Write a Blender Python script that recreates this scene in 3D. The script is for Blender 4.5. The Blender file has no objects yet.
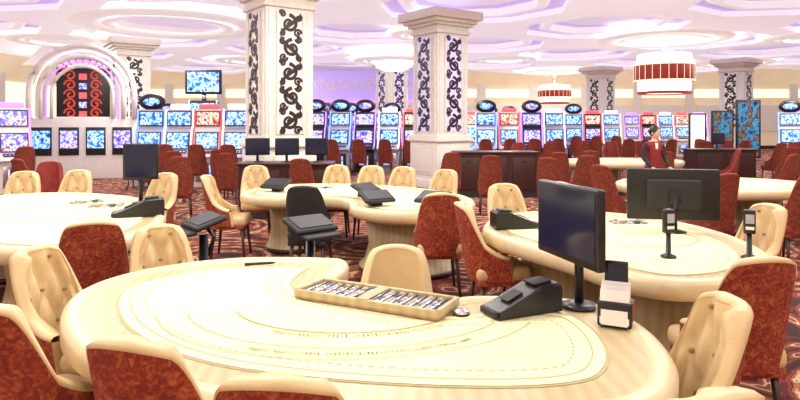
import bpy, bmesh, math, random
from mathutils import Vector, Matrix
random.seed(4)
S = bpy.context.scene
COL = S.collection
try:
    S.view_settings.view_transform = 'Standard'
except Exception:
    pass

# ------------------------------------------------------------------ materials
def base_mat(name):
    m = bpy.data.materials.new(name); m.use_nodes = True
    nt = m.node_tree
    return m, nt, nt.nodes["Principled BSDF"]
def M(name, col, rough=.5, metal=0., es=0., ecol=None, noise=None, bump=0., bscale=60., sheen=0.):
    m, nt, b = base_mat(name)
    b.inputs["Base Color"].default_value = (*col, 1)
    b.inputs["Roughness"].default_value = rough
    b.inputs["Metallic"].default_value = metal
    if es:
        b.inputs["Emission Color"].default_value = (*(ecol or col), 1)
        b.inputs["Emission Strength"].default_value = es
    tc = nt.nodes.new("ShaderNodeTexCoord")
    n = nt.nodes.new("ShaderNodeTexNoise")
    n.inputs["Scale"].default_value = noise[0] if noise else 12
    n.inputs["Detail"].default_value = 4
    nt.links.new(tc.outputs["Object"], n.inputs["Vector"])
    r = nt.nodes.new("ShaderNodeValToRGB")
    c2 = noise[1] if noise else tuple(c*.93 for c in col)
    r.color_ramp.elements[0].color = (*c2, 1); r.color_ramp.elements[1].color = (*col, 1)
    r.color_ramp.elements[0].position = noise[2] if noise else .35
    r.color_ramp.elements[1].position = noise[3] if noise else .6
    nt.links.new(n.outputs["Fac"], r.inputs["Fac"]); nt.links.new(r.outputs["Color"], b.inputs["Base Color"])
    if bump:
        n2 = nt.nodes.new("ShaderNodeTexNoise"); n2.inputs["Scale"].default_value = bscale
        nt.links.new(tc.outputs["Object"], n2.inputs["Vector"])
        bp = nt.nodes.new("ShaderNodeBump"); bp.inputs["Strength"].default_value = bump
        bp.inputs["Distance"].default_value = .01
        nt.links.new(n2.outputs["Fac"], bp.inputs["Height"]); nt.links.new(bp.outputs["Normal"], b.inputs["Normal"])
    return m

def carpet_mat():
    m, nt, b = base_mat("carpet_red_swirl")
    b.inputs["Roughness"].default_value = .95
    tc = nt.nodes.new("ShaderNodeTexCoord")
    v = nt.nodes.new("ShaderNodeTexVoronoi"); v.inputs["Scale"].default_value = .7
    nt.links.new(tc.outputs["Object"], v.inputs["Vector"])
    mul = nt.nodes.new("ShaderNodeMath"); mul.operation = 'MULTIPLY'; mul.inputs[1].default_value = 60
    nt.links.new(v.outputs["Distance"], mul.inputs[0])
    sn = nt.nodes.new("ShaderNodeMath"); sn.operation = 'SINE'; nt.links.new(mul.outputs[0], sn.inputs[0])
    ns = nt.nodes.new("ShaderNodeTexNoise"); ns.inputs["Scale"].default_value = 4.5; ns.inputs["Detail"].default_value = 3
    nt.links.new(tc.outputs["Object"], ns.inputs["Vector"])
    ad = nt.nodes.new("ShaderNodeMath"); ad.operation = 'MULTIPLY'; ad.inputs[1].default_value = .22
    nt.links.new(sn.outputs[0], ad.inputs[0])
    a2 = nt.nodes.new("ShaderNodeMath"); a2.operation = 'ADD'
    nt.links.new(ad.outputs[0], a2.inputs[0]); nt.links.new(ns.outputs["Fac"], a2.inputs[1])
    r = nt.nodes.new("ShaderNodeValToRGB"); r.color_ramp.interpolation = 'CONSTANT'
    e = r.color_ramp.elements
    e[0].position = 0; e[0].color = (.035, .010, .010, 1)
    e[1].position = .32; e[1].color = (.12, .016, .012, 1)
    for p, c in ((.42, (.26, .045, .018)), (.54, (.07, .018, .012)), (.60, (.38, .13, .05)), (.70, (.62, .47, .30)), (.77, (.20, .032, .02))):
        x = e.new(p); x.color = (*c, 1)
    nt.links.new(a2.outputs[0], r.inputs["Fac"]); nt.links.new(r.outputs["Color"], b.inputs["Base Color"])
    return m

def fabric_mat(name="red_damask_fabric", k=1.):
    m, nt, b = base_mat(name)
    b.inputs["Roughness"].default_value = .75
    tc = nt.nodes.new("ShaderNodeTexCoord")
    w = nt.nodes.new("ShaderNodeTexNoise"); w.inputs["Scale"].default_value = 30; w.inputs["Distortion"].default_value = 1.6
    w.inputs["Detail"].default_value = 2
    nt.links.new(tc.outputs["Object"], w.inputs["Vector"])
    r = nt.nodes.new("ShaderNodeValToRGB")
    r.color_ramp.elements[0].color = (.19*k, .020*k, .010*k, 1); r.color_ramp.elements[0].position = .36
    r.color_ramp.elements[1].color = (.30*k, .048*k, .018*k, 1); r.color_ramp.elements[1].position = .54
    x = r.color_ramp.elements.new(.68); x.color = (.42*k, .11*k, .04*k, 1)
    nt.links.new(w.outputs["Fac"], r.inputs["Fac"]); nt.links.new(r.outputs["Color"], b.inputs["Base Color"])
    return m

def screen_mat(name, cols, scale=7, es=1.6):
    m, nt, b = base_mat(name)
    b.inputs["Roughness"].default_value = .2
    tc = nt.nodes.new("ShaderNodeTexCoord")
    oi = nt.nodes.new("ShaderNodeObjectInfo")
    ad = nt.nodes.new("ShaderNodeVectorMath"); ad.operation = 'ADD'
    nt.links.new(tc.outputs["Object"], ad.inputs[0])
    ml = nt.nodes.new("ShaderNodeMath"); ml.operation = 'MULTIPLY'; ml.inputs[1].default_value = 37
    nt.links.new(oi.outputs["Random"], ml.inputs[0]); nt.links.new(ml.outputs[0], ad.inputs[1])
    v = nt.nodes.new("ShaderNodeTexNoise"); v.inputs["Scale"].default_value = scale; v.inputs["Detail"].default_value = 3
    nt.links.new(ad.outputs[0], v.inputs["Vector"])
    r = nt.nodes.new("ShaderNodeValToRGB")
    e = r.color_ramp.elements; n = len(cols)
    e[0].position = .28; e[0].color = (*cols[0], 1); e[1].position = .28+.44/(n-1); e[1].color = (*cols[1], 1)
    for i in range(2, n):
        x = e.new(.28+.44*i/(n-1)); x.color = (*cols[i], 1)
    nt.links.new(v.outputs["Fac"], r.inputs["Fac"])
    nt.links.new(r.outputs["Color"], b.inputs["Base Color"])
    nt.links.new(r.outputs["Color"], b.inputs["Emission Color"])
    b.inputs["Emission Strength"].default_value = es
    return m

def wood_mat(name, c1, c2, rough=.35):
    m, nt, b = base_mat(name)
    b.inputs["Roughness"].default_value = rough
    tc = nt.nodes.new("ShaderNodeTexCoord")
    w = nt.nodes.new("ShaderNodeTexWave"); w.inputs["Scale"].default_value = 5; w.inputs["Distortion"].default_value = 4
    w.inputs["Detail"].default_value = 3
    nt.links.new(tc.outputs["Object"], w.inputs["Vector"])
    r = nt.nodes.new("ShaderNodeValToRGB")
    r.color_ramp.elements[0].color = (*c1, 1); r.color_ramp.elements[1].color = (*c2, 1)
    nt.links.new(w.outputs["Fac"], r.inputs["Fac"]); nt.links.new(r.outputs["Color"], b.inputs["Base Color"])
    return m

CARPET = carpet_mat()
FAB = fabric_mat(k=1.1)
FAB2 = fabric_mat("red_chair_fabric", .72)
CREAM = M("cream_leather", (.72, .54, .28), .42, bump=.15, noise=(6, (.64, .46, .22), .3, .6))
CREAMB = M("leather_button", (.35, .20, .09), .4)
RED = M("red_velvet", (.27, .022, .016), .7, noise=(9, (.16, .012, .011), .3, .6))
DARKLEG = M("dark_wood_leg", (.06, .025, .015), .4)
FELT = M("cream_felt", (.86, .82, .50), .9, bump=.1, bscale=300, noise=(5, (.82, .77, .44), .3, .65))
LINE = M("tan_print", (.50, .42, .20), .9)
RIM = M("rim_leather", (.74, .61, .37), .35, bump=.1)
LWOOD = wood_mat("light_wood", (.50, .39, .20), (.58, .47, .26))
BLACK = M("black_plastic", (.012, .012, .014), .35)
BLACKM = M("black_matte", (.02, .02, .022), .6)
SCR_OFF = M("dark_screen", (.010, .014, .045), .12)
SCR_DULL = M("matte_dark_screen", (.012, .014, .022), .55)
SILVER = M("silver_metal", (.7, .7, .72), .25, 1.)
WHITE = M("white_plaster", (.88, .85, .77), .6)
WHITEG = M("white_gloss", (.86, .84, .80), .3)
SLOTB = M("slot_cabinet_silver", (.50, .51, .62), .3, .2)
PAPER = M("white_paper", (.9, .88, .85), .6)
DWOOD = wood_mat("dark_wood", (.035, .012, .011), (.06, .022, .018))
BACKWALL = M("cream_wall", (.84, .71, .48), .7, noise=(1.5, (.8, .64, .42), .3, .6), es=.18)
GOLDW = M("warm_cove", (1, .87, .6), .6, es=1.0)
CEIL_W = M("ceiling_white_selflit", (.92, .90, .92), .7, es=.50, ecol=(.97, .93, 1))  # emission added to brighten the white slab and beams, no lamp there
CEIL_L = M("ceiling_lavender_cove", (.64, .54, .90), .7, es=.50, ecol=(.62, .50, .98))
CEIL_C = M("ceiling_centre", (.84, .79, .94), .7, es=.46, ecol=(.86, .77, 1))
DISHW = M("dish_white_selflit", (.90, .88, .86), .6, es=.42, ecol=(1, .95, .93))  # weak glow put into the dish rings and stem to whiten them
GLOW = M("lamp_glow", (1, .97, .90), .5, es=3.)
GLOWW = M("lamp_glow_warm", (1, .89, .66), .5, es=1.8)
REDLAMP = M("red_lamp_fabric", (.34, .025, .016), .5, es=.10, ecol=(.8, .1, .05))
ORN_BG = M("ornament_backlight", (.90, .86, .78), .5, es=.10)
ORN_BG2 = M("ornament_backlight_lilac", (.7, .60, .9), .5, es=.4)
ORN = M("black_scroll", (.025, .014, .018), .4)
SCR_BLUE = screen_mat("slot_screen_blue", [(.01, .02, .12), (.02, .08, .6), (.08, .32, .95), (.5, .75, 1), (.08, .16, .6), (.02, .01, .12)], 10, 1.05)
SCR_MIX = screen_mat("slot_screen_mixed", [(.04, .02, .18), (.22, .06, .55), (.08, .2, .8), (.65, .65, 1), (.45, .16, .25), (.04, .01, .12)], 10, 1.05)
SCR_RED = screen_mat("slot_screen_red", [(.10, .01, .02), (.45, .04, .04), (.7, .25, .1), (1, .8, .6), (.25, .04, .25), (.05, .01, .05)], 10, .9)
POSTER = screen_mat("poster_print", [(.01, .01, .02), (.02, .05, .12), (.04, .20, .36), (.02, .02, .03), (.22, .11, .05), (.01, .01, .01)], 4.0, .7)
LED_B = M("led_blue", (.15, .3, 1), .4, es=1.8)
LED_P = M("led_purple", (.45, .2, 1), .4, es=1.5)
LED_R = M("led_red", (1, .10, .12), .4, es=.9)
LED_W = M("led_pale_pink", (1, .82, .88), .4, es=1.3)
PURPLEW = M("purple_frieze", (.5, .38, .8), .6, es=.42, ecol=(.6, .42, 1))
FLAME = M("flame_red", (.55, .05, .03), .5, es=.35)
CHIP_R = M("chips_red", (.30, .06, .05), .5); CHIP_G = M("chips_grey", (.45, .47, .5), .5)
CHIP_W = M("chips_white", (.70, .70, .67), .5); CHIP_K = M("chips_dark", (.12, .11, .13), .5); CHIP_T = M("chips_tan", (.5, .38, .22), .5)
TRAYW = wood_mat("tray_brown_wood", (.36, .22, .12), (.46, .30, .17))
SKIN = M("skin", (.72, .45, .32), .5); HAIR = M("black_hair", (.012, .009, .009), .4)
UNI_R = M("uniform_maroon", (.24, .015, .02), .7); UNI_K = M("uniform_black", (.015, .013, .016), .7)

# ------------------------------------------------------------------ mesh builder
class MB:
    def __init__(s): s.v = []; s.f = []; s.m = []; s.sm = []; s.mats = []
    def mi(s, mat):
        if mat not in s.mats: s.mats.append(mat)
        return s.mats.index(mat)
    def add(s, vs, fs, mat, T=None, smooth=True):
        o = len(s.v); k = s.mi(mat)
        for p in vs:
            p = Vector(p)
            s.v.append(T @ p if T else p)
        for f in fs:
            s.f.append([i+o for i in f]); s.m.append(k); s.sm.append(smooth)
    def box(s, c, d, mat, T=None, bev=0., rot=None):
        bm = bmesh.new(); bmesh.ops.create_cube(bm, size=1)
        for v in bm.verts: v.co = Vector((v.co.x*d[0], v.co.y*d[1], v.co.z*d[2]))
        if bev: bmesh.ops.bevel(bm, geom=list(bm.edges), offset=bev, segments=3, affect='EDGES', profile=.5)
        X = Matrix.Translation(c)
        if rot is not None: X = X @ rot
        if T: X = T @ X
        bm.verts.index_update()
        s.add([v.co.copy() for v in bm.verts], [[v.index for v in f.verts] for f in bm.faces], mat, X, bool(bev))
        bm.free()
    def loops(s, L, mat, T=None, closed=True, smooth=True, capa=False, capb=False):
        n = len(L[0]); vs = [p for l in L for p in l]; fs = []
        for a in range(len(L)-1):
            for i in range(n if closed else n-1):
                j = (i+1) % n
                fs.append([a*n+i, a*n+j, (a+1)*n+j, (a+1)*n+i])
        if capa: fs.append(list(range(n))[::-1])
        if capb: fs.append([(len(L)-1)*n+i for i in range(n)])
        s.add(vs, fs, mat, T, smooth)
    def lathe(s, prof, mat, c=(0, 0, 0), seg=24, T=None, sx=1, sy=1, smooth=True, caps=True):
        L = [[(c[0]+r*sx*math.cos(2*math.pi*i/seg), c[1]+r*sy*math.sin(2*math.pi*i/seg), c[2]+z) for i in range(seg)] for r, z in prof]
        s.loops(L, mat, T, True, smooth, caps, caps)
    def tube(s, pts, r, mat, T=None, seg=8):
        pts = [Vector(p) for p in pts]; L = []
        for i, p in enumerate(pts):
            d = (pts[min(i+1, len(pts)-1)]-pts[max(i-1, 0)]).normalized()
            up = Vector((0, 0, 1)) if abs(d.z) < .9 else Vector((1, 0, 0))
            a = d.cross(up).normalized(); b = d.cross(a)
            rr = r[i] if isinstance(r, (list, tuple)) else r
            L.append([p+a*rr*math.cos(2*math.pi*k/seg)+b*rr*math.sin(2*math.pi*k/seg) for k in range(seg)])
        s.loops(L, mat, T, True, True, True, True)
    def ribbon(s, pts, w, mat, T=None, nrm=(0, 0, 1), closed=False):
        pts = [Vector(p) for p in pts]; N = Vector(nrm); A = []; B = []; n = len(pts)
        for i, p in enumerate(pts):
            if closed: d = pts[(i+1) % n]-pts[(i-1) % n]
            else: d = pts[min(i+1, n-1)]-pts[max(i-1, 0)]
            if d.length < 1e-6: d = Vector((1, 0, 0))
            q = N.cross(d.normalized()); ww = w[i] if isinstance(w, (list, tuple)) else w
            A.append(p-q*ww/2); B.append(p+q*ww/2)
        fs = []
        for i in range(n if closed else n-1):
            j = (i+1) % n; fs.append([i, j, n+j, n+i])
        s.add(A+B, fs, mat, T, False)
    def ext(s, prof, x0, x1, mat, T=None, smooth=False):
        L = [[(x, p[0], p[1]) for p in prof] for x in (x0, x1)]
        s.loops(L, mat, T, True, smooth, True, True)
    def mesh(s, name, recalc=True):
        me = bpy.data.meshes.new(name)
        me.from_pydata([tuple(p) for p in s.v], [], s.f)
        for m in s.mats: me.materials.append(m)
        for i, p in enumerate(me.polygons):
            p.material_index = s.m[i]; p.use_smooth = s.sm[i]
        if recalc:
            bm = bmesh.new(); bm.from_mesh(me); bmesh.ops.recalc_face_normals(bm, faces=bm.faces); bm.to_mesh(me); bm.free()
        return me
    def obj(s, name, loc=(0, 0, 0), rz=0., sc=1.):
        return put(name, s.mesh(name), loc, rz, sc)
def put(name, me, loc=(0, 0, 0), rz=0., sc=1.):
    o = bpy.data.objects.new(name, me); COL.objects.link(o)
    o.location = loc; o.rotation_euler = (0, 0, rz); o.scale = (sc, sc, sc) if not isinstance(sc, tuple) else sc
    return o
RZ = lambda a: Matrix.Rotation(a, 4, 'Z')
RX = lambda a: Matrix.Rotation(a, 4, 'X')
RY = lambda a: Matrix.Rotation(a, 4, 'Y')
TR = lambda *a: Matrix.Translation(a)

# ------------------------------------------------------------------ camera
cd = bpy.data.cameras.new("camera"); cam = bpy.data.objects.new("camera", cd); COL.objects.link(cam)
cam.location = (0, 0, 1.65); cam.rotation_euler = (math.radians(90), 0, 0)
cd.lens = 27; cd.sensor_width = 36; cd.shift_y = -.0975; cd.clip_start = .05; cd.clip_end = 200
S.camera = cam

# ------------------------------------------------------------------ room shell
X0, X1, Y0, Y1, H = -19., 29., -4., 37., 4.95
def shell(name, c, d, mat):
    b = MB(); b.box(c, d, mat); return b.obj(name)
shell("floor", ((X0+X1)/2, (Y0+Y1)/2, -.05), (X1-X0, Y1-Y0, .1), CARPET)
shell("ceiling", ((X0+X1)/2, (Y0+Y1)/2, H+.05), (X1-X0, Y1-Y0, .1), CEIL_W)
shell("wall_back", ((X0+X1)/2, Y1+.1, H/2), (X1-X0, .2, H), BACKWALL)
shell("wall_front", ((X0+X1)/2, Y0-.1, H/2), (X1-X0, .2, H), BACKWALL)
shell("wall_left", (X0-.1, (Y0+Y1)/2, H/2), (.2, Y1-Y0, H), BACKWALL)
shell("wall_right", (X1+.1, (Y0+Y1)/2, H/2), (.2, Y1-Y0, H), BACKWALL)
shell("baseboard_back", ((X0+X1)/2, Y1-.03, .1), (X1-X0, .06, .2), DWOOD)
shell("baseboard_left", (X0+.03, (Y0+Y1)/2, .1), (.06, Y1-Y0-.2, .2), DWOOD)
shell("baseboard_right", (X1-.03, (Y0+Y1)/2, .1), (.06, Y1-Y0-.2, .2), DWOOD)
b = MB()
for i in range(15):
    x = X0+1.6+i*3.2
    b.box((x, Y1-.08, 2.0), (.5, .16, 4.0), WHITE); b.box((x+1.6, Y1-.04, 3.4), (2.6, .08, .5), GOLDW)
    b.box((x+1.6, Y1-.05, 1.9), (2.3, .1, 1.6), WHITE)
b.obj("trim_1")
b = MB()
for i in range(11):
    y = 2+i*3.3
    b.box((X0+.08, y, 2.0), (.16, .5, 4.0), WHITE); b.box((X0+.04, y+1.6, 2.7), (.08, 2.2, 1.8), GOLDW)
b.obj("trim_2")

# coffered ceiling relief
GA = math.radians(36)
b = MB(); P = 5.2; zb = 4.42
def octo(r, z, ch=.42):
    k = r*ch
    return [(r, -k, z), (r, k, z), (k, r, z), (-k, r, z), (-r, k, z), (-r, -k, z), (-k, -r, z), (k, -r, z)]
for i in range(-12, 13):
    for j in range(-12, 13):
        cx, cy = (i+.35)*P, (j+.15)*P
        wx = cx*math.cos(GA)-cy*math.sin(GA)+5; wy = cx*math.sin(GA)+cy*math.cos(GA)+16
        if wx < X0+3.7 or wx > X1-3.7 or wy < Y0+3.7 or wy > Y1-3.7: continue
        T = TR(wx, wy, 0) @ RZ(GA); h = P/2
        o0 = octo(h, zb); o1 = octo(h*.84, zb)
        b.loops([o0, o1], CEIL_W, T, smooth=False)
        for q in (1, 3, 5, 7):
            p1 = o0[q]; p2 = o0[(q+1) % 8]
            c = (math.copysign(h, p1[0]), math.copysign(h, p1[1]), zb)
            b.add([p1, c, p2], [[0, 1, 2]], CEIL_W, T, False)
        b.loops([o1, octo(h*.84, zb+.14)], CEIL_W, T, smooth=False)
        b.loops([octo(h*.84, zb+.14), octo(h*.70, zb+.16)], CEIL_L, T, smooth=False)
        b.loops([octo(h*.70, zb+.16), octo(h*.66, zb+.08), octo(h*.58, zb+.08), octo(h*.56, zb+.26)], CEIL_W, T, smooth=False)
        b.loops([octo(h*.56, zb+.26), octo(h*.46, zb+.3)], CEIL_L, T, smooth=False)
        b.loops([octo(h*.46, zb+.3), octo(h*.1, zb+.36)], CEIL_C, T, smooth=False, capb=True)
b.obj("ceiling_coffer_trim")

# ------------------------------------------------------------------ ornate columns
def spiral(cx, cz, r0, r1, turns, a0, sgn, n=26):
    out = []
    for i in range(n):
        t = i/(n-1); r = r0+(r1-r0)*t; a = a0+sgn*turns*2*math.pi*t
        out.append((cx+r*math.cos(a), 0, cz+r*math.sin(a)))
    return out
def ornament(b, T, w, z0, z1, bg):
    b.box((0, 0, (z0+z1)/2), (w, .02, z1-z0), bg, T)
    for sx in (-1, 1): b.box((sx*(w/2+.02), -.012, (z0+z1)/2), (.035, .05, z1-z0), WHITEG, T)
    n = max(1, round((z1-z0)/(w*.95))); hh = (z1-z0)/n
    for i in range(n):
        c = z0+(i+.5)*hh; s = 1 if i % 2 else -1; R = w*.34
        for q, (ox, oz, rr, a0) in enumerate(((s*.06*w, .02*hh, R, math.pi/2), (-s*.30*w, -.36*hh, R*.5, 0), (s*.34*w, .40*hh, R*.42, math.pi), (-s*.33*w, .28*hh, R*.38, 1.0), (s*.36*w, -.38*hh, R*.36, 2.0))):
            T2 = T @ TR(0, -.020-.0012*q, 0)
            pts = spiral(ox, c+oz, rr, rr*.2, 1.4, a0, s*(1 if q != 1 else -1))
            b.ribbon(pts, [w*(.15 if q == 0 else .10)*(1-.5*k/25) for k in range(26)], ORN, T2, (0, -1, 0))
            b.lathe([(0.001, -.004), (rr*.28, -.004), (rr*.28, .004)], ORN, (0, 0, 0), 10, T2 @ TR(ox, 0, c+oz) @ RX(math.pi/2), smooth=False)
        T2 = T @ TR(0, -.028, 0)
        pts = [(s*w*.42*math.cos(t*3.1), 0, c-hh*.5+hh*t) for t in [k/10 for k in range(11)]]
        b.ribbon(pts, [w*.03+w*.12*math.sin(math.pi*k/10) for k in range(11)], ORN, T2, (0, -1, 0))
def column_mesh(w=1.0, zp=1.32, zt=3.85, bg=ORN_BG):
    b = MB(); h = w/2
    def ring(r, z0, z1, mat=WHITE, bev=.015): b.box((0, 0, (z0+z1)/2), (2*r, 2*r, z1-z0), mat, bev=bev)
    ring(h+.10, 0, .22); ring(h+.05, .22, zp-.16); ring(h+.11, zp-.16, zp-.08); ring(h+.07, zp-.08, zp)
    for k in range(4):
        T = RZ(k*math.pi/2)
        b.box((0, -h-.055, .68), (w*.72, .03, .7), WHITEG, T, .01)
        b.box((0, -h-.068, .68), (w*.58, .03, .56), WHITE, T, .01)
        ornament(b, T @ TR(0, -h-.012, 0), w*.50, zp+.1, zt-.08, bg)
        b.box((-h*.80, -h-.01, (zp+zt)/2), (.08, .03, zt-zp-.1), WHITEG, T)
        b.box((h*.80, -h-.01, (zp+zt)/2), (.08, .03, zt-zp-.1), WHITEG, T)
    ring(h, zp, zt)
    for i, (r, a, c) in enumerate(((h+.05, zt, zt+.07), (h+.02, zt+.07, zt+.2), (h+.10, zt+.2, zt+.27), (h+.18, zt+.27, zt+.36), (h+.28, zt+.36, zt+.58))):
        ring(r, a, c)
    return b.mesh("ornate_column")
CM = column_mesh(); CM2 = column_mesh(1.0, bg=ORN_BG2)
for (x, y, me) in ((-2.42, 12.0, CM), (1.03, 15.4, CM2), (-.35, 26, CM2), (10.2, 30.5, CM), (14.9, 26.6, CM), (-9.1, 20.3, CM), (-3.9, 30, CM2)):
    put("ornate_column", me, (x, y, 0), GA)

# ------------------------------------------------------------------ chairs
def chair_mesh(inner, outer, seatm, tuft=True, Ht=.98, rimm=None):
    b = MB(); NU, NV = 41, 19; base = .40; arm = .575; W = .225; rimm = rimm or inner
    def shell(u, v, off):
        a = u*1.50
        k = min(1, max(0, (abs(u)-.36)/.64)); k = k*k*(3-2*k)
        top = Ht-.02*min(1, (u/.36)**2)-(Ht-.02-arm)*k
        z = base+(top-base)*v
        t = (z-base)/(Ht-base)
        r = (W-off)*(1+.10*t)
        x = r*math.copysign(abs(math.sin(a))**.85, a)
        y = -(r+.0)*(max(math.cos(a), 0)**.75)*1.02-.02 - .085*t + max(0, abs(a)-1.2)*.35
        return Vector((x, y, z))
    def grid(off_f, mat):
        vs = []; fs = []
        for i in range(NU):
            for j in range(NV):
                u = -1+2*i/(NU-1); v = j/(NV-1); vs.append(shell(u, v, off_f(u, v)))
        for i in range(NU-1):
            for j in range(NV-1): fs.append([i*NV+j, (i+1)*NV+j, (i+1)*NV+j+1, i*NV+j+1])
        b.add(vs, fs, mat)
    def inn(u, v):
        th = .055
        if tuft:
            p = u*4.5; q = v*3.2
            th += .034*abs(math.sin(math.pi*(p+q)/1.0*.5))*abs(math.sin(math.pi*(p-q)*.5))-.005
        return th
    grid(lambda u, v: 0, outer); grid(inn, inner)
    L = []
    for i in range(NU):
        u = -1+2*i/(NU-1); o = shell(u, 1, 0); q = shell(u, 1, inn(u, 1)); mid = (o+q)/2; d = (o-q)/2; hh = .024
        L.append([o, mid+d*1.08+Vector((0, 0, hh*.5)), mid+d*.5+Vector((0, 0, hh)), mid-d*.5+Vector((0, 0, hh)), mid-d*1.15+Vector((0, 0, hh*.4)), q])
    b.loops(L, rimm, closed=False)
    for e in (0, NU-1):
        u = -1+2*e/(NU-1)
        A = [shell(u, j/(NV-1), 0) for j in range(NV)]; B = [shell(u, j/(NV-1), inn(u, j/(NV-1))) for j in range(NV)]
        C = [(p+q)/2+Vector((0, .025, 0)) for p, q in zip(A, B)]
        b.loops([A, C, B], rimm, closed=False)
    if tuft:
        for pi in range(-4, 5):
            for qi in range(0, 4):
                if (pi+qi) % 2: continue
                u = pi/4.5; v = qi/3.2
                if abs(u) > .6 or v < .25 or v > .98: continue
                c = shell(u, v, .052)
                b.lathe([(.001, -.010), (.010, -.008), (.014, 0), (.010, .008), (.001, .010)], CREAMB, c, 8)
    b.box((0, .0, .455), (.42, .44, .12), seatm, bev=.045)
    b.box((0, -.01, .385), (.40, .40, .05), outer, bev=.01)
    for sx in (-1, 1):
        for sy in (-1, 1):
            b.tube([(sx*.16, sy*.16, .38), (sx*.19, sy*.20, 0)], [.022, .013], DARKLEG)
    return b.mesh("casino_chair")
CH = chair_mesh(CREAM, FAB, CREAM)
CHR = chair_mesh(RED, FAB2, RED, False, 1.10)
CHC = chair_mesh(CREAM, CREAM, CREAM, False, .95)
CHK = chair_mesh(BLACKM, BLACKM, BLACKM, False, .98)
def chair(name, me, bx, by, fx, fy, sc=1., z=0.):
    d = Vector((fx, fy, 0)).normalized()
    p = Vector((bx, by, z))+d*.28*sc
    return put(name, me, p, math.atan2(d.y, d.x)-math.pi/2, sc)
for a in ((-1.52, 2.22, .35, .95), (-1.96, 3.26, 1, -.25, .97), (-2.04, 3.98, -.45, 1), (-1.62, 4.05, .6, -.85, .95), (-.80, 1.83, .3, 1), (-.31, 1.57, .1, 1),
          (1.25, 2.34, -1, .0, .97), (1.76, 2.93, -.1, 1), (.79, 1.54, -.35, 1, .97),
          (-4.95, 7.9, .3, -1), (-4.35, 8.1, .1, -1), (-3.0, 7.65, -.2, -1),
          (-2.35, 7.35, 1, .05), (-2.15, 8.95, .3, -1), (-.95, 9.05, 0, -1), (-.42, 8.9, -.1, -1), (.05, 8.7, -.3, -1), (.62, 8.2, -.6, -1), (.38, 5.55, -.05, 1),
          (1.1, 6.3, .2, -1), (.52, 4.85, 1, .12), (1.7, 6.5, 0, -1), (2.9, 4.75, -1, -.25),
          ):
    chair("casino_chair", CH, *a)
chair("dealer_chair", CHC, -.02, 3.46, -.05, -1, .96)
chair("office_chair", CHK, -.98, 6.15, .1, 1)
reds = [(-5.2, 8.9, .3, -1), (-3.75, 10.2, -.3, 1), (-3.3, 11.4, 0, 1), (-6.1, 9.6, .5, 1), (-4.6, 12.2, 0, 1), (-3.9, 12.9, 0, 1), (-5.4, 12.9, 0, 1),
        (3.75, 6.9, -.2, 1), (4.55, 6.7, -.3, 1), (2.75, 8.2, .8, .5), (2.45, 9.9, .4, 1), (3.3, 10.6, .1, 1),
        (7.2, 11.0, -.5, 1), (3.9, 12.3, .2, 1), (3.1, 11.7, .2, 1), (7.3, 13.0, -1, .3), (6.6, 7.2, -.4, 1),
        (1.6, 10.6, .1, 1), (1.0, 11.6, -.1, 1), (-1.6, 9.65, .1, 1), (5.3, 12.0, .1, 1)]
for x, y, fx, fy in reds: chair("red_armchair", CHR, x, y, fx, fy, .95)

# ------------------------------------------------------------------ gaming tables
def catmull(pts, n=7):
    out = []; L = len(pts)
    for i in range(L):
        p0, p1, p2, p3 = [Vector(pts[(i+k-1) % L]).to_2d() for k in range(4)]
        for k in range(n):
            t = k/n
            out.append(.5*((2*p1)+(-p0+p2)*t+(2*p0-5*p1+4*p2-p3)*t*t+(-p0+3*p1-3*p2+p3)*t**3))
    return out
def area(P_): return sum(P_[i].x*P_[(i+1) % len(P_)].y-P_[(i+1) % len(P_)].x*P_[i].y for i in range(len(P_)))/2
def segdist(p, a, b_):
    d = b_-a; t = max(0, min(1, (p-a).dot(d)/max(d.dot(d), 1e-12))); return (p-a-d*t).length
def inset_clean(O, d):
    """true offset: drop every offset point that ends up nearer to the outline than d"""
    n = len(O); out = []
    for i in range(n):
        t = O[(i+1) % n]-O[i-1]
        if t.length < 1e-9: continue
        nn = Vector((-t.y, t.x)).normalized(); p = O[i]+nn*d
        if min(segdist(p, O[k], O[(k+1) % n]) for k in range(n)) >= d*.985: out.append(p)
    for _ in range(3):
        m = len(out); out = [out[i]*.6+(out[i-1]+out[(i+1) % m])*.2 for i in range(m)]
    return out
def inset(P_, d):
    P_ = [p.copy() for p in P_]; n = len(P_); st = max(1, int(round(d/.015))); h = d/st
    for s_ in range(st):
        Q = []
        for i in range(n):
            t = P_[(i+1) % n]-P_[i-1]
            nn = Vector((-t.y, t.x)); 
            if nn.length > 1e-9: nn.normalize()
            Q.append(P_[i]+nn*h)
        P_ = [Q[i]*.6+(Q[i-1]+Q[(i+1) % n])*.2 for i in range(n)]
    return P_
def resample(P_, step):
    out = []; n = len(P_); acc = 0
    for i in range(n):
        a = P_[i]; b_ = P_[(i+1) % n]; L = (b_-a).length
        while acc < L:
            out.append(a+(b_-a)*(acc/L if L else 0)); acc += step
        acc -= L
    return out
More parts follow.
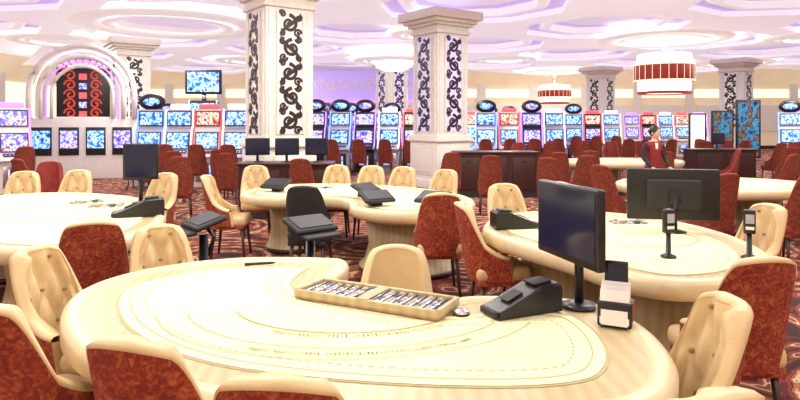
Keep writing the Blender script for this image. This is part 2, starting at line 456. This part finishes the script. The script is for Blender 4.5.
def table(name, pts, drums, lines=True, zt=.76, spots=None, race=.2, marks=None):
    O = catmull(pts)
    if area(O) < 0: O.reverse()
    b = MB(); c3 = lambda P_, z: [(p.x, p.y, z) for p in P_]
    prof = [(.03, -.12), (.0, -.09), (0, -.03), (.012, -.008), (.04, .006), (.075, .003), (.095, -.012)]
    L = [c3(inset(O, i) if i > 0 else O, zt+z) for i, z in prof]
    b.loops(L, RIM)
    w_ = inset_clean(O, .085); b.add(c3(w_, zt-.0125), [list(range(len(w_)))], LWOOD, None, False)
    f0 = inset_clean(O, race-.014); b.add(c3(f0, zt-.0105), [list(range(len(f0)))], LINE, None, False)
    f1 = inset_clean(O, race); b.add(c3(f1, zt-.0085), [list(range(len(f1)))], FELT, None, False)
    b.loops([c3(inset(O, .03), zt-.12), c3(inset(O, .12), zt-.14), c3(inset(O, .16), zt-.16)], LWOOD)
    b.add(c3(inset_clean(O, .06), zt-.128), [list(range(len(inset_clean(O, .06))))], DWOOD, None, False)
    for (x, y, r) in drums:
        b.lathe([(r*1.12, 0), (r*1.12, .07), (r*1.02, .09), (r*.9, .3), (r, zt-.135)], LWOOD, (x, y, 0), 32)
        b.lathe([(r*1.13, .0), (r*1.14, .03), (r*1.13, .06)], DWOOD, (x, y, 0), 32)
    if lines:
        z = zt-.006
        l1 = resample(inset_clean(O, race+.12), .02); n = len(l1)
        for i in range(0, n-1, 2): b.ribbon([(l1[i].x, l1[i].y, z), (l1[i+1].x, l1[i+1].y, z)], .006, LINE)
        l2 = inset_clean(O, race+.05); b.ribbon(c3(l2, z), .005, LINE, closed=True)
    z = zt-.005
    for (cx, cy, r, a0, a1, w) in spots or []:
        k = 40
        b.ribbon([(cx+r*math.cos(math.radians(a0+(a1-a0)*t/k)), cy+r*.8*math.sin(math.radians(a0+(a1-a0)*t/k)), z) for t in range(k+1)], w, LINE)
    for (cx, cy, r, a0, a1, n, hgt) in marks or []:
        rnd = random.Random(3)
        for k in range(n):
            if k % 7 == 6: continue
            a = math.radians(a0+(a1-a0)*k/n); c = Vector((cx+r*math.cos(a), cy+r*.8*math.sin(a), z)); d = Vector((math.cos(a), math.sin(a)*.8, 0)).normalized(); t = Vector((-d.y, d.x, 0))
            b.ribbon([c-d*hgt/2, c+d*hgt/2], .004, LINE); 
            o = d*hgt*rnd.choice((-.5, 0, .5)); b.ribbon([c+o, c+o+t*.018], .004, LINE)
            if rnd.random() < .6: b.ribbon([c-d*hgt/2+t*.018, c+d*hgt/2+t*.018], .004, LINE)
    return b.obj(name), O
A_pts = [(-.41, 3.93), (-.72, 3.97), (-1.06, 3.95), (-1.39, 3.79), (-1.62, 3.54), (-1.71, 3.25), (-1.66, 2.97), (-1.52, 2.68), (-1.33, 2.42), (-1.06, 2.17), (-.72, 1.98), (-.3, 1.86), (.15, 1.80), (.55, 1.81), (.83, 1.92),
         (1.0, 2.15), (1.07, 2.42), (1.07, 2.70), (.99, 2.93), (.80, 3.06), (.55, 3.09), (.33, 3.08), (.22, 3.02), (.08, 3.04), (-.14, 3.16), (-.33, 3.28), (-.37, 3.42), (-.33, 3.65), (-.33, 3.84)]
spots = [(-.25, 3.0, .56, 200, 325, .010), (-.25, 3.0, .78, 195, 330, .006), (-.25, 3.0, .92, 195, 335, .005)]
table("poker_table", A_pts, [(-1.0, 3.0, .38), (.45, 2.4, .38)], True, spots=spots, race=.25, marks=[(-.25, 3.0, .61, 240, 315, 44, .03), (-.25, 3.0, .85, 245, 310, 60, .022)])
B_pts = [(-2.32, 5.95), (-2.1, 5.2), (-2.12, 4.6), (-2.35, 4.28), (-2.8, 4.2), (-3.5, 4.5), (-4.2, 5.1), (-4.75, 5.9), (-4.98, 6.8), (-4.75, 7.4), (-4.2, 7.6), (-3.6, 7.4), (-3.1, 7.1), (-2.65, 6.55)]
table("poker_table", B_pts, [(-3.0, 5.2, .38), (-4.1, 6.5, .38)], True, spots=[(-3.4, 5.9, .6, 0, 360, .015)])
C_pts = [(-2.0, 7.9), (-1.85, 8.35), (-1.5, 8.6), (-1.0, 8.68), (-.3, 8.5), (.35, 8.0), (.78, 7.3), (.84, 6.7), (.66, 6.2), (.25, 5.93), (-.2, 5.98), (-.5, 6.3), (-.58, 6.75), (-.75, 7.05), (-1.1, 7.15), (-1.45, 7.05), (-1.8, 7.2), (-2.0, 7.5)]
table("poker_table", C_pts, [(.1, 6.75, .50), (-1.4, 7.8, .3)], True, spots=[(-.4, 7.6, .5, 180, 360, .015)])
D_pts = [(.72, 5.2), (.95, 5.75), (1.5, 6.03), (2.1, 5.9), (2.5, 5.35), (2.62, 4.7), (2.5, 4.05), (2.2, 3.58), (1.85, 3.37), (1.5, 3.36), (1.25, 3.6), (1.1, 3.98), (.88, 4.4), (.72, 4.8)]
table("poker_table", D_pts, [(1.9, 4.2, .38), (1.4, 5.1, .38)], True, spots=[(1.8, 4.7, .5, 0, 360, .01)])
E_pts = [(3.3, 8.2), (3.2, 8.9), (3.6, 9.5), (4.5, 9.8), (5.5, 9.6), (6.0, 8.9), (5.7, 8.2), (5.0, 7.8), (4.0, 7.8)]
table("poker_table", E_pts, [(4.1, 8.7, .35), (5.2, 8.8, .35)], False)
F_pts = [(x+.6, y+5.2) for x, y in E_pts]
table("poker_table", F_pts, [(4.7, 13.9, .35), (5.8, 14.0, .35)], False)
for x, y, fx, fy in ((5.4, 7.25, 0, 1), (6.5, 8.6, -1, .1)):
    chair("casino_chair", CH, x, y, fx, fy)

# ------------------------------------------------------------------ things on foreground table
ZT = .754
T = TR(-.125, 2.985, ZT) @ RZ(math.radians(-27))
b = MB()
b.box((0, 0, .012), (.80, .26, .022), TRAYW, T, .006)
b.box((0, .12, .03), (.80, .022, .035), LWOOD, T, .005); b.box((0, -.12, .03), (.80, .022, .035), LWOOD, T, .005)
b.box((.39, 0, .03), (.022, .26, .035), LWOOD, T, .005); b.box((-.39, 0, .03), (.022, .26, .035), LWOOD, T, .005)
b.box((0, 0, .026), (.75, .20, .01), CHIP_K, T)
cc = [CHIP_G, CHIP_T, CHIP_W, CHIP_K, CHIP_G, CHIP_R]
for i in range(14):
    x = -.345+i*.053
    b.tube([(x, -.10, .036), (x, .10, .036)], .006, SILVER, T, 6)
    if i < 13:
        for k in range(6):
            if (i*7+k*3) % 5 == 0: continue
            y0 = -.098+k*.033
            b.tube([(x+.0265, y0, .026), (x+.0265, y0+.031, .026)], .015, [CHIP_G, CHIP_T, CHIP_K, CHIP_G, CHIP_T, CHIP_G][(i*3+k*5) % 6], T, 12)
b.box((.0, -.02, .049), (.06, .22, .004), CHIP_T, T)
b.obj("chip_tray")
def shoe(name, loc, rz, sc=1.):
    b = MB()
    prof = [(-.17, .0), (.18, .0), (.18, .12), (.16, .135), (.06, .125), (-.12, .05), (-.17, .035)]
    L = [[(x, p[0], p[1]*(k)) for p in prof] for x, k in ((-.075, .92), (-.068, 1), (.068, 1), (.075, .92))]
    b.loops(L, BLACK, None, True, False, True, True)
    b.box((0, -.17, .02), (.13, .04, .03), BLACKM, bev=.005)
    b.box((0, .09, .135), (.09, .10, .012), BLACKM, bev=.003, rot=RX(.08))
    b.box((0, -.06, .083), (.07, .09, .006), BLACKM, rot=RX(.38))
    b.obj(name, loc, rz, sc)
shoe("card_shoe", (.575, 2.84, ZT), math.radians(-66), 1.0)
shoe("card_shoe", (-2.5, 5.75, ZT), math.radians(-70), 1.25)
shoe("card_shoe", (.98, 5.1, ZT), math.radians(100), 1.1)
def monitor(name, loc, rz, w=.5, h=.36, zc=.4, face=SCR_OFF, base=True, poler=.022):
    b = MB()
    b.box((0, 0, zc), (w, .045, h), BLACK, bev=.012)
    b.box((0, -.0235, zc+.008), (w-.045, .004, h-.055), face)
    b.box((0, .035, zc), (w*.6, .05, h*.6), BLACKM, bev=.02)
    b.box((0, .05, zc-.02), (.09, .05, .12), BLACK, bev=.01)
    b.tube([(0, .055, 0), (0, .055, zc)], poler, BLACK, seg=12)
    if base: b.lathe([(.09, 0), (.09, .008), (.05, .018), (.02, .022)], BLACK, (0, .055, 0), 20)
    b.obj(name, loc, rz)
monitor("table_monitor", (.82, 2.91, ZT), math.radians(-74), .54, .37, .41)
monitor("table_monitor", (2.25, 4.95, ZT), math.radians(170), .72, .42, .30)
monitor("table_monitor", (-2.85, 6.6, ZT), math.radians(25), .36, .40, .46)
b = MB()
b.box((0, 0, .05), (.13, .10, .10), BLACK, bev=.008)
for k in range(4):
    b.box((0, .035-.025*k, .115-.012*k), (.11, .006, .13), PAPER, rot=RX(-.18))
b.box((0, -.055, .04), (.10, .004, .06), PAPER)
b.box((0, .045, .195), (.09, .02, .10), BLACK, bev=.006, rot=RX(-.15))
b.box((0, .032, .198), (.07, .004, .07), SCR_OFF, rot=RX(-.15))
b.box((.067, 0, .07), (.004, .07, .06), CHIP_R)
b.obj("card_rack", (.955, 2.66, ZT), math.radians(-25), 1.1)
b = MB(); b.lathe([(.035, 0), (.038, .012), (.03, .02), (.012, .024), (.001, .024)], SILVER, seg=24); b.lathe([(.04, 0), (.04, .005)], BLACK, seg=24)
b.obj("dealer_button", (.285, 2.80, ZT))
b = MB(); b.tube([(-.08, 0, .012), (.05, .02, .012), (.08, .022, .012)], [.009, .009, .004], BLACK); b.box((-.09, -.001, .012), (.03, .02, .018), BLACKM, bev=.003)
b.obj("marker_pen", (-.86, 3.74, ZT), .15)
b = MB()
b.lathe([(.05, 0), (.05, .01), (.018, .025), (.015, .16)], BLACK); b.box((0, 0, .24), (.07, .05, .16), BLACK, bev=.012); b.box((0, -.027, .26), (.05, .004, .06), CHIP_G); b.box((0, -.027, .20), (.05, .005, .02), PAPER)
card_stand = b.mesh("player_card_reader")
for x, y, r in ((1.78, 3.98, .2), (2.3, 3.95, -.4), (1.15, 4.6, .6)):
    put("player_card_reader", card_stand, (x, y, ZT), r)
b = MB()
for k in range(5):
    for j in range(3):
        for z in range(random.randint(2, 5)):
            b.lathe([(.02, z*.004), (.02, z*.004+.0036)], cc[(k+j) % 5], (k*.05, j*.05, 0), 12)
CS = b.mesh("chip_stacks")
put("chip_stacks", CS, (-3.25, 6.3, ZT), .3, 1.4); put("chip_stacks", CS, (-3.55, 6.55, ZT), .8, 1.4); put("chip_stacks", CS, (-1.2, 8.1, ZT), 0, 1.3); put("chip_stacks", CS, (1.9, 5.3, ZT), 0, 1.3)
def terminal_mesh():
    b = MB()
    b.lathe([(.2, 0), (.2, .02), (.05, .05), (.04, .62)], BLACK, seg=20)
    b.box((0, 0, .74), (.42, .30, .05), BLACKM, bev=.022, rot=RX(.30))
    b.box((0, -.008, .768), (.34, .22, .006), SCR_DULL, rot=RX(.30))
    b.box((0, -.18, .66), (.36, .12, .035), BLACKM, bev=.015, rot=RX(.10))
    b.tube([(0, .02, .7), (0, .1, .58), (0, .04, .42)], .02, BLACK)
    return b.mesh("betting_terminal")
TM = terminal_mesh()
put("betting_terminal", TM, (-.80, 5.35, 0), .7, 1.0)
put("betting_terminal", TM, (-1.80, 5.5, 0), -.9, 1.0)
def tt(loc, rz):
    b = MB(); b.box((0, 0, .1), (.36, .24, .04), BLACKM, bev=.018, rot=RX(.4)); b.box((0, -.011, .122), (.30, .18, .004), SCR_DULL, rot=RX(.4)); b.box((0, .04, .04), (.14, .1, .08), BLACKM, bev=.01)
    b.obj("tabletop_terminal", loc, rz)
tt((-.25, 6.42, ZT), .5); tt((.35, 6.35, ZT), -.6); tt((-.40, 7.2, ZT), .9); tt((-1.6, 7.75, ZT), -.4)

# ------------------------------------------------------------------ pit counters
def counter(name, x0, x1, y, z, dep=.6, mons=0):
    b = MB(); cx = (x0+x1)/2; w = x1-x0
    b.box((cx, y, z/2-.02), (w, dep, z-.04), DWOOD); b.box((cx, y, z-.02), (w+.08, dep+.08, .04), DWOOD, bev=.01); b.box((cx, y, .05), (w+.04, dep+.04, .1), BLACKM)
    n = max(2, int(w/.6))
    for i in range(n):
        xx = x0+w*(i+.5)/n; b.box((xx, y-dep/2-.008, z*.52), (w/n*.8, .02, z*.7), DWOOD, bev=.006); b.box((xx, y-dep/2-.03, z*.8), (.1, .02, .015), BLACK)
    b.obj(name)
    for i in range(mons):
        monitor("desk_monitor", (x0+w*(i+.5)/mons, y, z), random.uniform(-.5, .5), .42, .30, .27)
counter("pit_counter", -2.75, -1.2, 10.5, .95, mons=3)
counter("pit_counter", 1.2, 3.0, 13.4, 1.0, mons=0)
counter("pit_counter", 7.6, 9.2, 15.8, .95, mons=1)

# ------------------------------------------------------------------ slot machines
def slot_mesh(body, scr, led, top, scr2=None):
    b = MB(); w = .34; scr2 = scr2 or scr
    prof = [(-.30, 0), (.34, 0), (.34, 1.95), (.05, 1.98), (.0, 1.50), (-.10, 1.42), (-.22, .92), (-.42, .84), (-.44, .76), (-.32, .70)]
    b.ext(prof, -w, w, body)
    for sx in (-1, 1):
        b.tube([(sx*w, -.45, .80), (sx*w, -.24, .93), (sx*w, -.12, 1.43), (sx*w, -.02, 1.52), (sx*w, .03, 1.99)], .022, led)
        b.box((sx*(w+.004), -.05, .38), (.012, .4, .55), SILVER, bev=.004)
    b.box((0, -.175, 1.17), (.58, .02, .46), BLACK, rot=RX(-.235)); b.box((0, -.19, 1.17), (.52, .015, .40), scr, rot=RX(-.235))
    b.box((0, -.0, 1.74), (.62, .03, .40), BLACK, rot=RX(-.1)); b.box((0, -.018, 1.74), (.56, .015, .34), scr2, rot=RX(-.1))
    b.box((0, -.345, .885), (.5, .14, .02), BLACK, rot=RX(.38))
    for i in range(6): b.lathe([(.022, 0), (.022, .012), (.001, .016)], led, (-.2+i*.08, -.36, .885), 8)
    b.box((0, -.31, .38), (.5, .02, .5), BLACK if top else SILVER, bev=.005); b.box((0, -.325, .40), (.3, .01, .3), scr, bev=.003)
    if top == 1:
        b.lathe([(.001, -.04), (.30, -.04), (.34, 0), (.30, .04), (.001, .04)], BLACK, (0, 0, 0), 24, TR(0, .08, 2.18) @ RX(math.pi/2), sy=.65)
        b.lathe([(.001, 0), (.20, 0), (.21, .01), (.001, .012)], scr2, (0, 0, 0), 24, TR(0, .038, 2.18) @ RX(math.pi/2), sy=.5)
        b.tube([(0, .1, 1.95), (0, .1, 2.15)], .04, BLACK)
    elif top == 2:
        b.box((0, .1, 2.45), (.90, .12, .62), BLACK, bev=.03); b.box((0, .035, 2.45), (.78, .01, .50), scr); b.tube([(0, .15, 1.95), (0, .15, 2.2)], .06, SILVER)
    else:
        b.lathe([(.05, 0), (.05, .12), (.001, .14)], led, (0, .15, 1.95), 12)
        b.box((0, .12, 2.05), (.5, .1, .14), led, bev=.03)
    return b.mesh("slot_machine")
SM = [slot_mesh(SLOTB, SCR_BLUE, LED_B, 1), slot_mesh(BLACK, SCR_MIX, LED_P, 1), slot_mesh(WHITEG, SCR_MIX, LED_P, 0), slot_mesh(SLOTB, SCR_BLUE, LED_W, 0), slot_mesh(BLACK, SCR_BLUE, LED_B, 2),
      slot_mesh(WHITEG, SCR_BLUE, LED_R, 0, SCR_RED), slot_mesh(BLACK, SCR_MIX, LED_R, 0, SCR_RED)]
def bank(x, y, dx, dy, n, rz, kinds, chairs=True):
    for i in range(n):
        put("slot_machine", SM[kinds[i % len(kinds)]], (x+dx*i, y+dy*i, 0), rz)
        if chairs:
            d = Vector((math.sin(rz), -math.cos(rz)))*1.3
            chair("red_armchair", CHR, x+dx*i+d.x, y+dy*i+d.y, -d.x, -d.y, 1.0)
bank(-6.55, 15.8, .78, -.1, 4, .1, [0, 3, 5, 3])
put("slot_machine", SM[4], (-5.72, 17.4, 0), .1, (1.15, 1.15, 1.15))
bank(-10.6, 13.2, .75, .45, 3, .75, [2, 3, 2])
bank(-9.2, 9.9, -.2, .8, 2, 1.1, [2, 0], False)
bank(-2.75, 19.5, .80, .12, 5, -.1, [1, 0, 1, 3, 6])
bank(-1.9, 23, .80, 0, 3, .1, [0, 2, 1], False)
bank(2.9, 20.2, .80, .15, 4, -.15, [0, 5, 1, 3])
bank(5.4, 24.0, .80, .1, 5, -.2, [2, 5, 0, 6, 3])
bank(1.6, 27.5, .85, 0, 6, 0, [0, 2, 5, 1], False)
bank(11.0, 28.5, .85, .1, 5, -.2, [2, 6, 3, 5], False)
bank(16.4, 24.5, .85, -.1, 4, -.5, [2, 1, 5, 2], False)
bank(13.4, 20.6, .80, -.3, 3, -.5, [0, 2, 1], False)
bank(-11.0, 24, .85, 0, 7, .2, [3, 2, 1, 0], False)
for k, (x, y) in enumerate([(3.2, 16.2), (4.1, 16.4), (5.0, 16.3), (5.9, 16.8), (4.4, 17.6), (5.4, 17.7), (7.0, 17.5), (7.8, 18.2), (8.8, 17.3), (9.7, 17.8), (7.4, 19.4), (8.7, 19.2), (9.8, 19.6), (10.7, 18.6), (10.1, 15.9), (10.8, 16.4), (11.6, 17.3), (9.6, 14.2), (10.4, 14.6), (8.6, 13.2), (9.2, 12.4)]):
    chair("red_armchair", CHR, x, y, random.uniform(-.4, .4), 1 if k % 3 else -1, .98)

# ------------------------------------------------------------------ signs and displays
def poster(name, x, y, rz, w, h, z0, mat=POSTER):
    b = MB(); b.box((0, 0, z0+h/2), (w+.12, .12, h+.12), BLACK, bev=.02); b.box((0, -.065, z0+h/2), (w, .01, h), mat)
    b.box((0, 0, z0/2), (.16, .08, z0), SILVER); b.box((0, 0, .02), (w*.8, .4, .04), SILVER, bev=.01)
    b.obj(name, (x, y, 0), rz)
poster("lit_poster_stand", 11.6, 21.6, -.2, .62, 1.6, .4); poster("lit_poster_stand", 12.7, 21.9, -.2, .7, 2.0, .4)
poster("lit_poster_stand", 10.6, 21.4, -.2, .45, 1.4, .5, GLOWW)
b = MB()
def arch(r, z0, h, y, wd, mat):
    pts = [(-r, y, z0)]+[(r*math.cos(math.pi-math.pi*k/24), y, z0+h+r*math.sin(math.pi*k/24)) for k in range(25)]+[(r, y, z0)]
    b.tube(pts, wd, mat, seg=8)
b.box((0, .25, .9), (2.9, .5, 1.8), WHITEG, bev=.04)
b.box((0, .1, 2.45), (1.4, .1, 1.5), BLACK, bev=.03)
for r, m_, wd in ((1.38, WHITEG, .08), (1.24, LED_W, .022), (1.08, WHITEG, .06), (.94, LED_P, .022), (.80, WHITEG, .05)):
    arch(r, 1.75, .7, 0, wd, m_)
for k in range(5):
    for sx in (-1, 1):
        pts = spiral(sx*.33, 1.9+k*.27, .16, .03, 1.3, 0 if sx > 0 else math.pi, sx); b.ribbon(pts, .05, FLAME, TR(0, .04-.002*k, 0), (0, -1, 0))
    b.box((0, .035, 1.87+k*.27), (.20, .02, .17), SCR_MIX if k % 2 else LED_R)
for k in range(11):
    a = math.pi*k/10; b.ribbon([(.50*math.cos(a), .03, 3.05+.3*math.sin(a)), (.72*math.cos(a), .03, 3.05+.5*math.sin(a))], [.07, .01], FLAME, None, (0, -1, 0))
for i in range(4): b.box((-1.05+i*.7, -.02, 1.1), (.52, .04, .8), BLACK, bev=.01); b.box((-1.05+i*.7, -.045, 1.15), (.44, .01, .5), SCR_MIX if i % 2 else SCR_BLUE)
b.obj("jackpot_display", (-9.1, 17.2, 0), .25)
b = MB(); b.box((0, 0, 3.4), (5.6, .25, 1.5), PURPLEW)
for i in range(9):
    pts = spiral(-2.4+i*.6, 3.4, .28, .04, 1.6, 0, 1 if i % 2 else -1); b.ribbon(pts, .07, WHITEG, TR(0, -.14, 0), (0, -1, 0))
for sx in (-1, 1): b.box((sx*2.7, 0, 1.4), (.3, .3, 2.8), WHITE)
b.box((0, -.02, 4.2), (5.7, .35, .12), WHITEG); b.box((0, -.02, 2.62), (5.7, .35, .1), LED_P)
b.obj("purple_portal_frame", (-2.0, 28.4, 0), 0)

# ------------------------------------------------------------------ chandeliers and ceiling dishes
def dish(x, y, R, z=4.40, warm=False, bowl=False):
    b = MB(); g = GLOWW if warm else GLOW
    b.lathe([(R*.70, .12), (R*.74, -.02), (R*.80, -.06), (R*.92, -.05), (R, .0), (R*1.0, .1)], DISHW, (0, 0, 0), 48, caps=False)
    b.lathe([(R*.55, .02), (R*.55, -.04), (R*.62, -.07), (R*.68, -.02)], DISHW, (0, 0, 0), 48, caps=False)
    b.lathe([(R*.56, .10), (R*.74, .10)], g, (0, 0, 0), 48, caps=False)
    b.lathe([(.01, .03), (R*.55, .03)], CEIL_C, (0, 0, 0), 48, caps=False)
    b.lathe([(R*1.02, .03), (R*1.12, .09)], g, (0, 0, 0), 48, caps=False)
    if bowl:
        b.lathe([(.01, -.42), (R*.25, -.38), (R*.42, -.26), (R*.5, -.08), (R*.5, .03)], g, (0, 0, 0), 36)
        for rr, zz in ((.30, -.36), (.44, -.24), (.51, -.08)): b.lathe([(R*rr, -.02), (R*rr+.03, 0), (R*rr, .02)], SILVER, (0, 0, zz), 36, caps=False)
        b.tube([(0, 0, .02), (0, 0, 4.45-z)], .12, DISHW, seg=16)
    b.obj("ceiling_dish_light", (x, y, z))
def drum(x, y, R, zb_, zt_):
    b = MB(); h = zt_-zb_
    b.lathe([(R*.86, 0), (R*.90, h*.26), (R*.90, h*.34)], GLOW, (0, 0, zb_), 40)
    b.lathe([(R, h*.27), (R*1.02, h*.29), (R*1.02, h*.69), (R, h*.71)], REDLAMP, (0, 0, zb_), 40)
    for k in range(24):
        a = k*math.pi/12; b.box((R*1.02*math.cos(a), R*1.02*math.sin(a), zb_+h*.49), (.012, .012, h*.36), GOLDW)
    for zz in (.29, .69): b.lathe([(R*1.03, -.02), (R*1.03, .03)], GOLDW, (0, 0, zb_+h*zz), 40, caps=False)
    b.lathe([(R*.95, h*.70), (R*.90, h*.96), (R*.5, h)], GLOWW, (0, 0, zb_), 40)
    b.lathe([(R*.90, -.05), (R*.90, .04)], REDLAMP, (0, 0, zb_), 40, caps=False)
    b.tube([(0, 0, zt_), (0, 0, 4.42)], .05, SILVER); b.obj("drum_chandelier", (x, y, 0))
dish(8.8, 20, 2.1); drum(8.8, 20, .93, 2.62, 3.95)
dish(8.5, 33, 1.6); drum(8.5, 33, .9, 2.7, 3.7)
dish(-.25, 23.5, 1.6, z=4.05, bowl=True)
dish(-6.6, 17.2, 2.6, warm=True, bowl=False)
dish(1.0, 19.0, 1.3, warm=True)
dish(-11.5, 20.5, 1.7, warm=True); dish(15.5, 28, 1.8); dish(13.5, 19.5, 1.5); dish(4.6, 26.5, 1.4); dish(-6.5, 27, 1.8)

# ------------------------------------------------------------------ lights
def area_l(name, x, y, z, size, power, col=(1, .96, .86)):
    ld = bpy.data.lights.new(name, 'AREA'); ld.shape = 'DISK'; ld.size = size; ld.energy = power; ld.color = col
    o = bpy.data.objects.new(name, ld); COL.objects.link(o); o.location = (x, y, z)
for (x, y, p) in ((-5, 1, 105), (1, -1, 95), (5.5, 2, 105), (-1.5, 4.2, 150), (3.5, 6, 140), (-5, 7.5, 150), (-.5, 9.5, 155), (7.5, 9, 150), (3, 12.2, 150), (-7, 12, 160), (12, 12.5, 150)):
    area_l("ceiling_area_light", x, y, 4.34, 1.8, p)
for (x, y, z) in ((8.8, 20, 4.41), (-6.6, 17.2, 4.41), (1, 19, 4.41), (-11.5, 20.5, 4.41), (15.5, 28, 4.41), (13.5, 19.5, 4.41), (4.6, 26.5, 4.41), (8.5, 33, 4.41), (-6.5, 27, 4.41)):
    area_l("dish_light", x, y, z, 1.4, 200, (1, .96, .95))

# ------------------------------------------------------------------ dealer (person)
def skinned(verts, edges, rad, sub=2):
    me = bpy.data.meshes.new("tmp"); me.from_pydata(verts, edges, [])
    o = bpy.data.objects.new("tmp", me); COL.objects.link(o)
    md = o.modifiers.new("s", 'SKIN'); md.use_smooth_shade = True
    for i, r in enumerate(rad):
        sv = me.skin_vertices[0].data[i]; sv.radius = r if isinstance(r, tuple) else (r, r); sv.use_root = (i == 0)
    sb = o.modifiers.new("b", 'SUBSURF'); sb.levels = sub; sb.render_levels = sub
    dg = bpy.context.evaluated_depsgraph_get(); dg.update()
    ev = o.evaluated_get(dg); m2 = ev.to_mesh()
    vs = [v.co.copy() for v in m2.vertices]; fs = [list(p.vertices) for p in m2.polygons]
    ev.to_mesh_clear(); bpy.data.objects.remove(o)
    return vs, fs
b = MB()
V = [(0, 0, .88), (0, .0, 1.02), (0, -.02, 1.16), (0, -.02, 1.27), (0, -.03, 1.35), (0, -.04, 1.41),
     (-.09, 0, .80), (-.10, -.01, .46), (-.10, .02, .08), (-.11, -.11, .03),
     (.09, 0, .80), (.10, -.01, .46), (.10, .02, .08), (.11, -.11, .03),
     (-.165, -.01, 1.28), (-.21, -.03, 1.05), (-.17, -.20, .90), (.165, -.01, 1.28), (.21, -.03, 1.05), (.17, -.20, .90)]
E = [(0, 1), (1, 2), (2, 3), (3, 4), (4, 5), (0, 6), (6, 7), (7, 8), (8, 9), (0, 10), (10, 11), (11, 12), (12, 13), (3, 14), (14, 15), (15, 16), (3, 17), (17, 18), (18, 19)]
R = [(.14, .10), (.115, .085), (.14, .10), (.11, .08), (.045, .045), (.045, .045), .085, .06, .04, .035, .085, .06, .04, .035, .055, .042, .028, .055, .042, .028]
vs, fs = skinned(V, E, R)
def part(test, mat):
    sel = [f for f in fs if test(sum((vs[i] for i in f), Vector())/len(f))]
    used = sorted({i for f in sel for i in f}); mp = {u: k for k, u in enumerate(used)}
    b.add([vs[i] for i in used], [[mp[i] for i in f] for f in sel], mat)
isneck = lambda c: c.z > 1.335 and abs(c.x) < .09
isv = lambda c: not isneck(c) and c.z >= .88 and abs(c.x) < .16 and c.y > -.15
part(isneck, SKIN); part(isv, UNI_R); part(lambda c: not isneck(c) and not isv(c), UNI_K)
for sx in (-1, 1):
    w0 = Vector((sx*.17, -.20, .90)); 
    hv, hf = skinned([w0, w0+Vector((-sx*.005, -.04, -.015)), w0+Vector((-sx*.01, -.08, -.02))], [(0, 1), (1, 2)], [(.024, .018), (.036, .016), (.038, .014)], 2); b.add(hv, hf, SKIN)
    for k, (ox, ln) in enumerate(((-.028, .062), (-.010, .072), (.009, .068), (.027, .052))):
        p = w0+Vector((-sx*.01+ox, -.08, -.02))
        hv, hf = skinned([p, p+Vector((0, -ln*.45, -.004)), p+Vector((0, -ln*.75, -.018)), p+Vector((0, -ln*.92, -.036))], [(0, 1), (1, 2), (2, 3)], [.009, .0085, .008, .007], 1); b.add(hv, hf, SKIN)
    p = w0+Vector((-sx*.03, -.03, -.015))
    hv, hf = skinned([p, p+Vector((-sx*.03, -.025, -.01)), p+Vector((-sx*.038, -.055, -.02))], [(0, 1), (1, 2)], [.012, .010, .008], 1); b.add(hv, hf, SKIN)
TH = TR(0, -.055, 1.485) @ RZ(.35) @ RX(.25)
def ell(cx, cy, cz, rx, ry, rz_, mat, T_, seg=20, rings=12, warp=None):
    L = []
    for i in range(rings+1):
        t = math.pi*i/rings; L.append([(cx+rx*max(math.sin(t), .02)*math.cos(2*math.pi*k/seg)*(warp(math.cos(t)) if warp else 1), cy+ry*max(math.sin(t), .02)*math.sin(2*math.pi*k/seg), cz+rz_*math.cos(t)) for k in range(seg)])
    b.loops(L, mat, T_, capa=True, capb=True)
ell(0, 0, 0, .072, .088, .108, SKIN, TH, warp=lambda c: 1 if c > 0 else 1+.28*c)
ell(0, .018, .022, .083, .093, .102, HAIR, TH)
ell(0, .095, .0, .04, .035, .04, HAIR, TH)
for sx in (-1, 1):
    ell(sx*.028, -.078, .004, .012, .008, .007, WHITE, TH, 10, 6); ell(sx*.028, -.085, .004, .005, .004, .005, BLACK, TH, 8, 6)
    b.box((sx*.028, -.085, .022), (.028, .006, .005), HAIR, TH); ell(sx*.073, .0, -.01, .01, .018, .028, SKIN, TH, 10, 6)
ell(0, -.092, -.018, .010, .014, .018, SKIN, TH, 10, 6)
ell(0, -.083, -.05, .022, .008, .007, RED, TH, 10, 6)
b.box((0, -.095, 1.25), (.05, .02, .12), PAPER, bev=.004)
b.obj("woman_dealer", (4.32, 10.25, 0), .25, .99)
w = bpy.data.worlds.new("world"); S.world = w; w.use_nodes = True
w.node_tree.nodes["Background"].inputs[0].default_value = (.8, .78, .9, 1); w.node_tree.nodes["Background"].inputs[1].default_value = .3
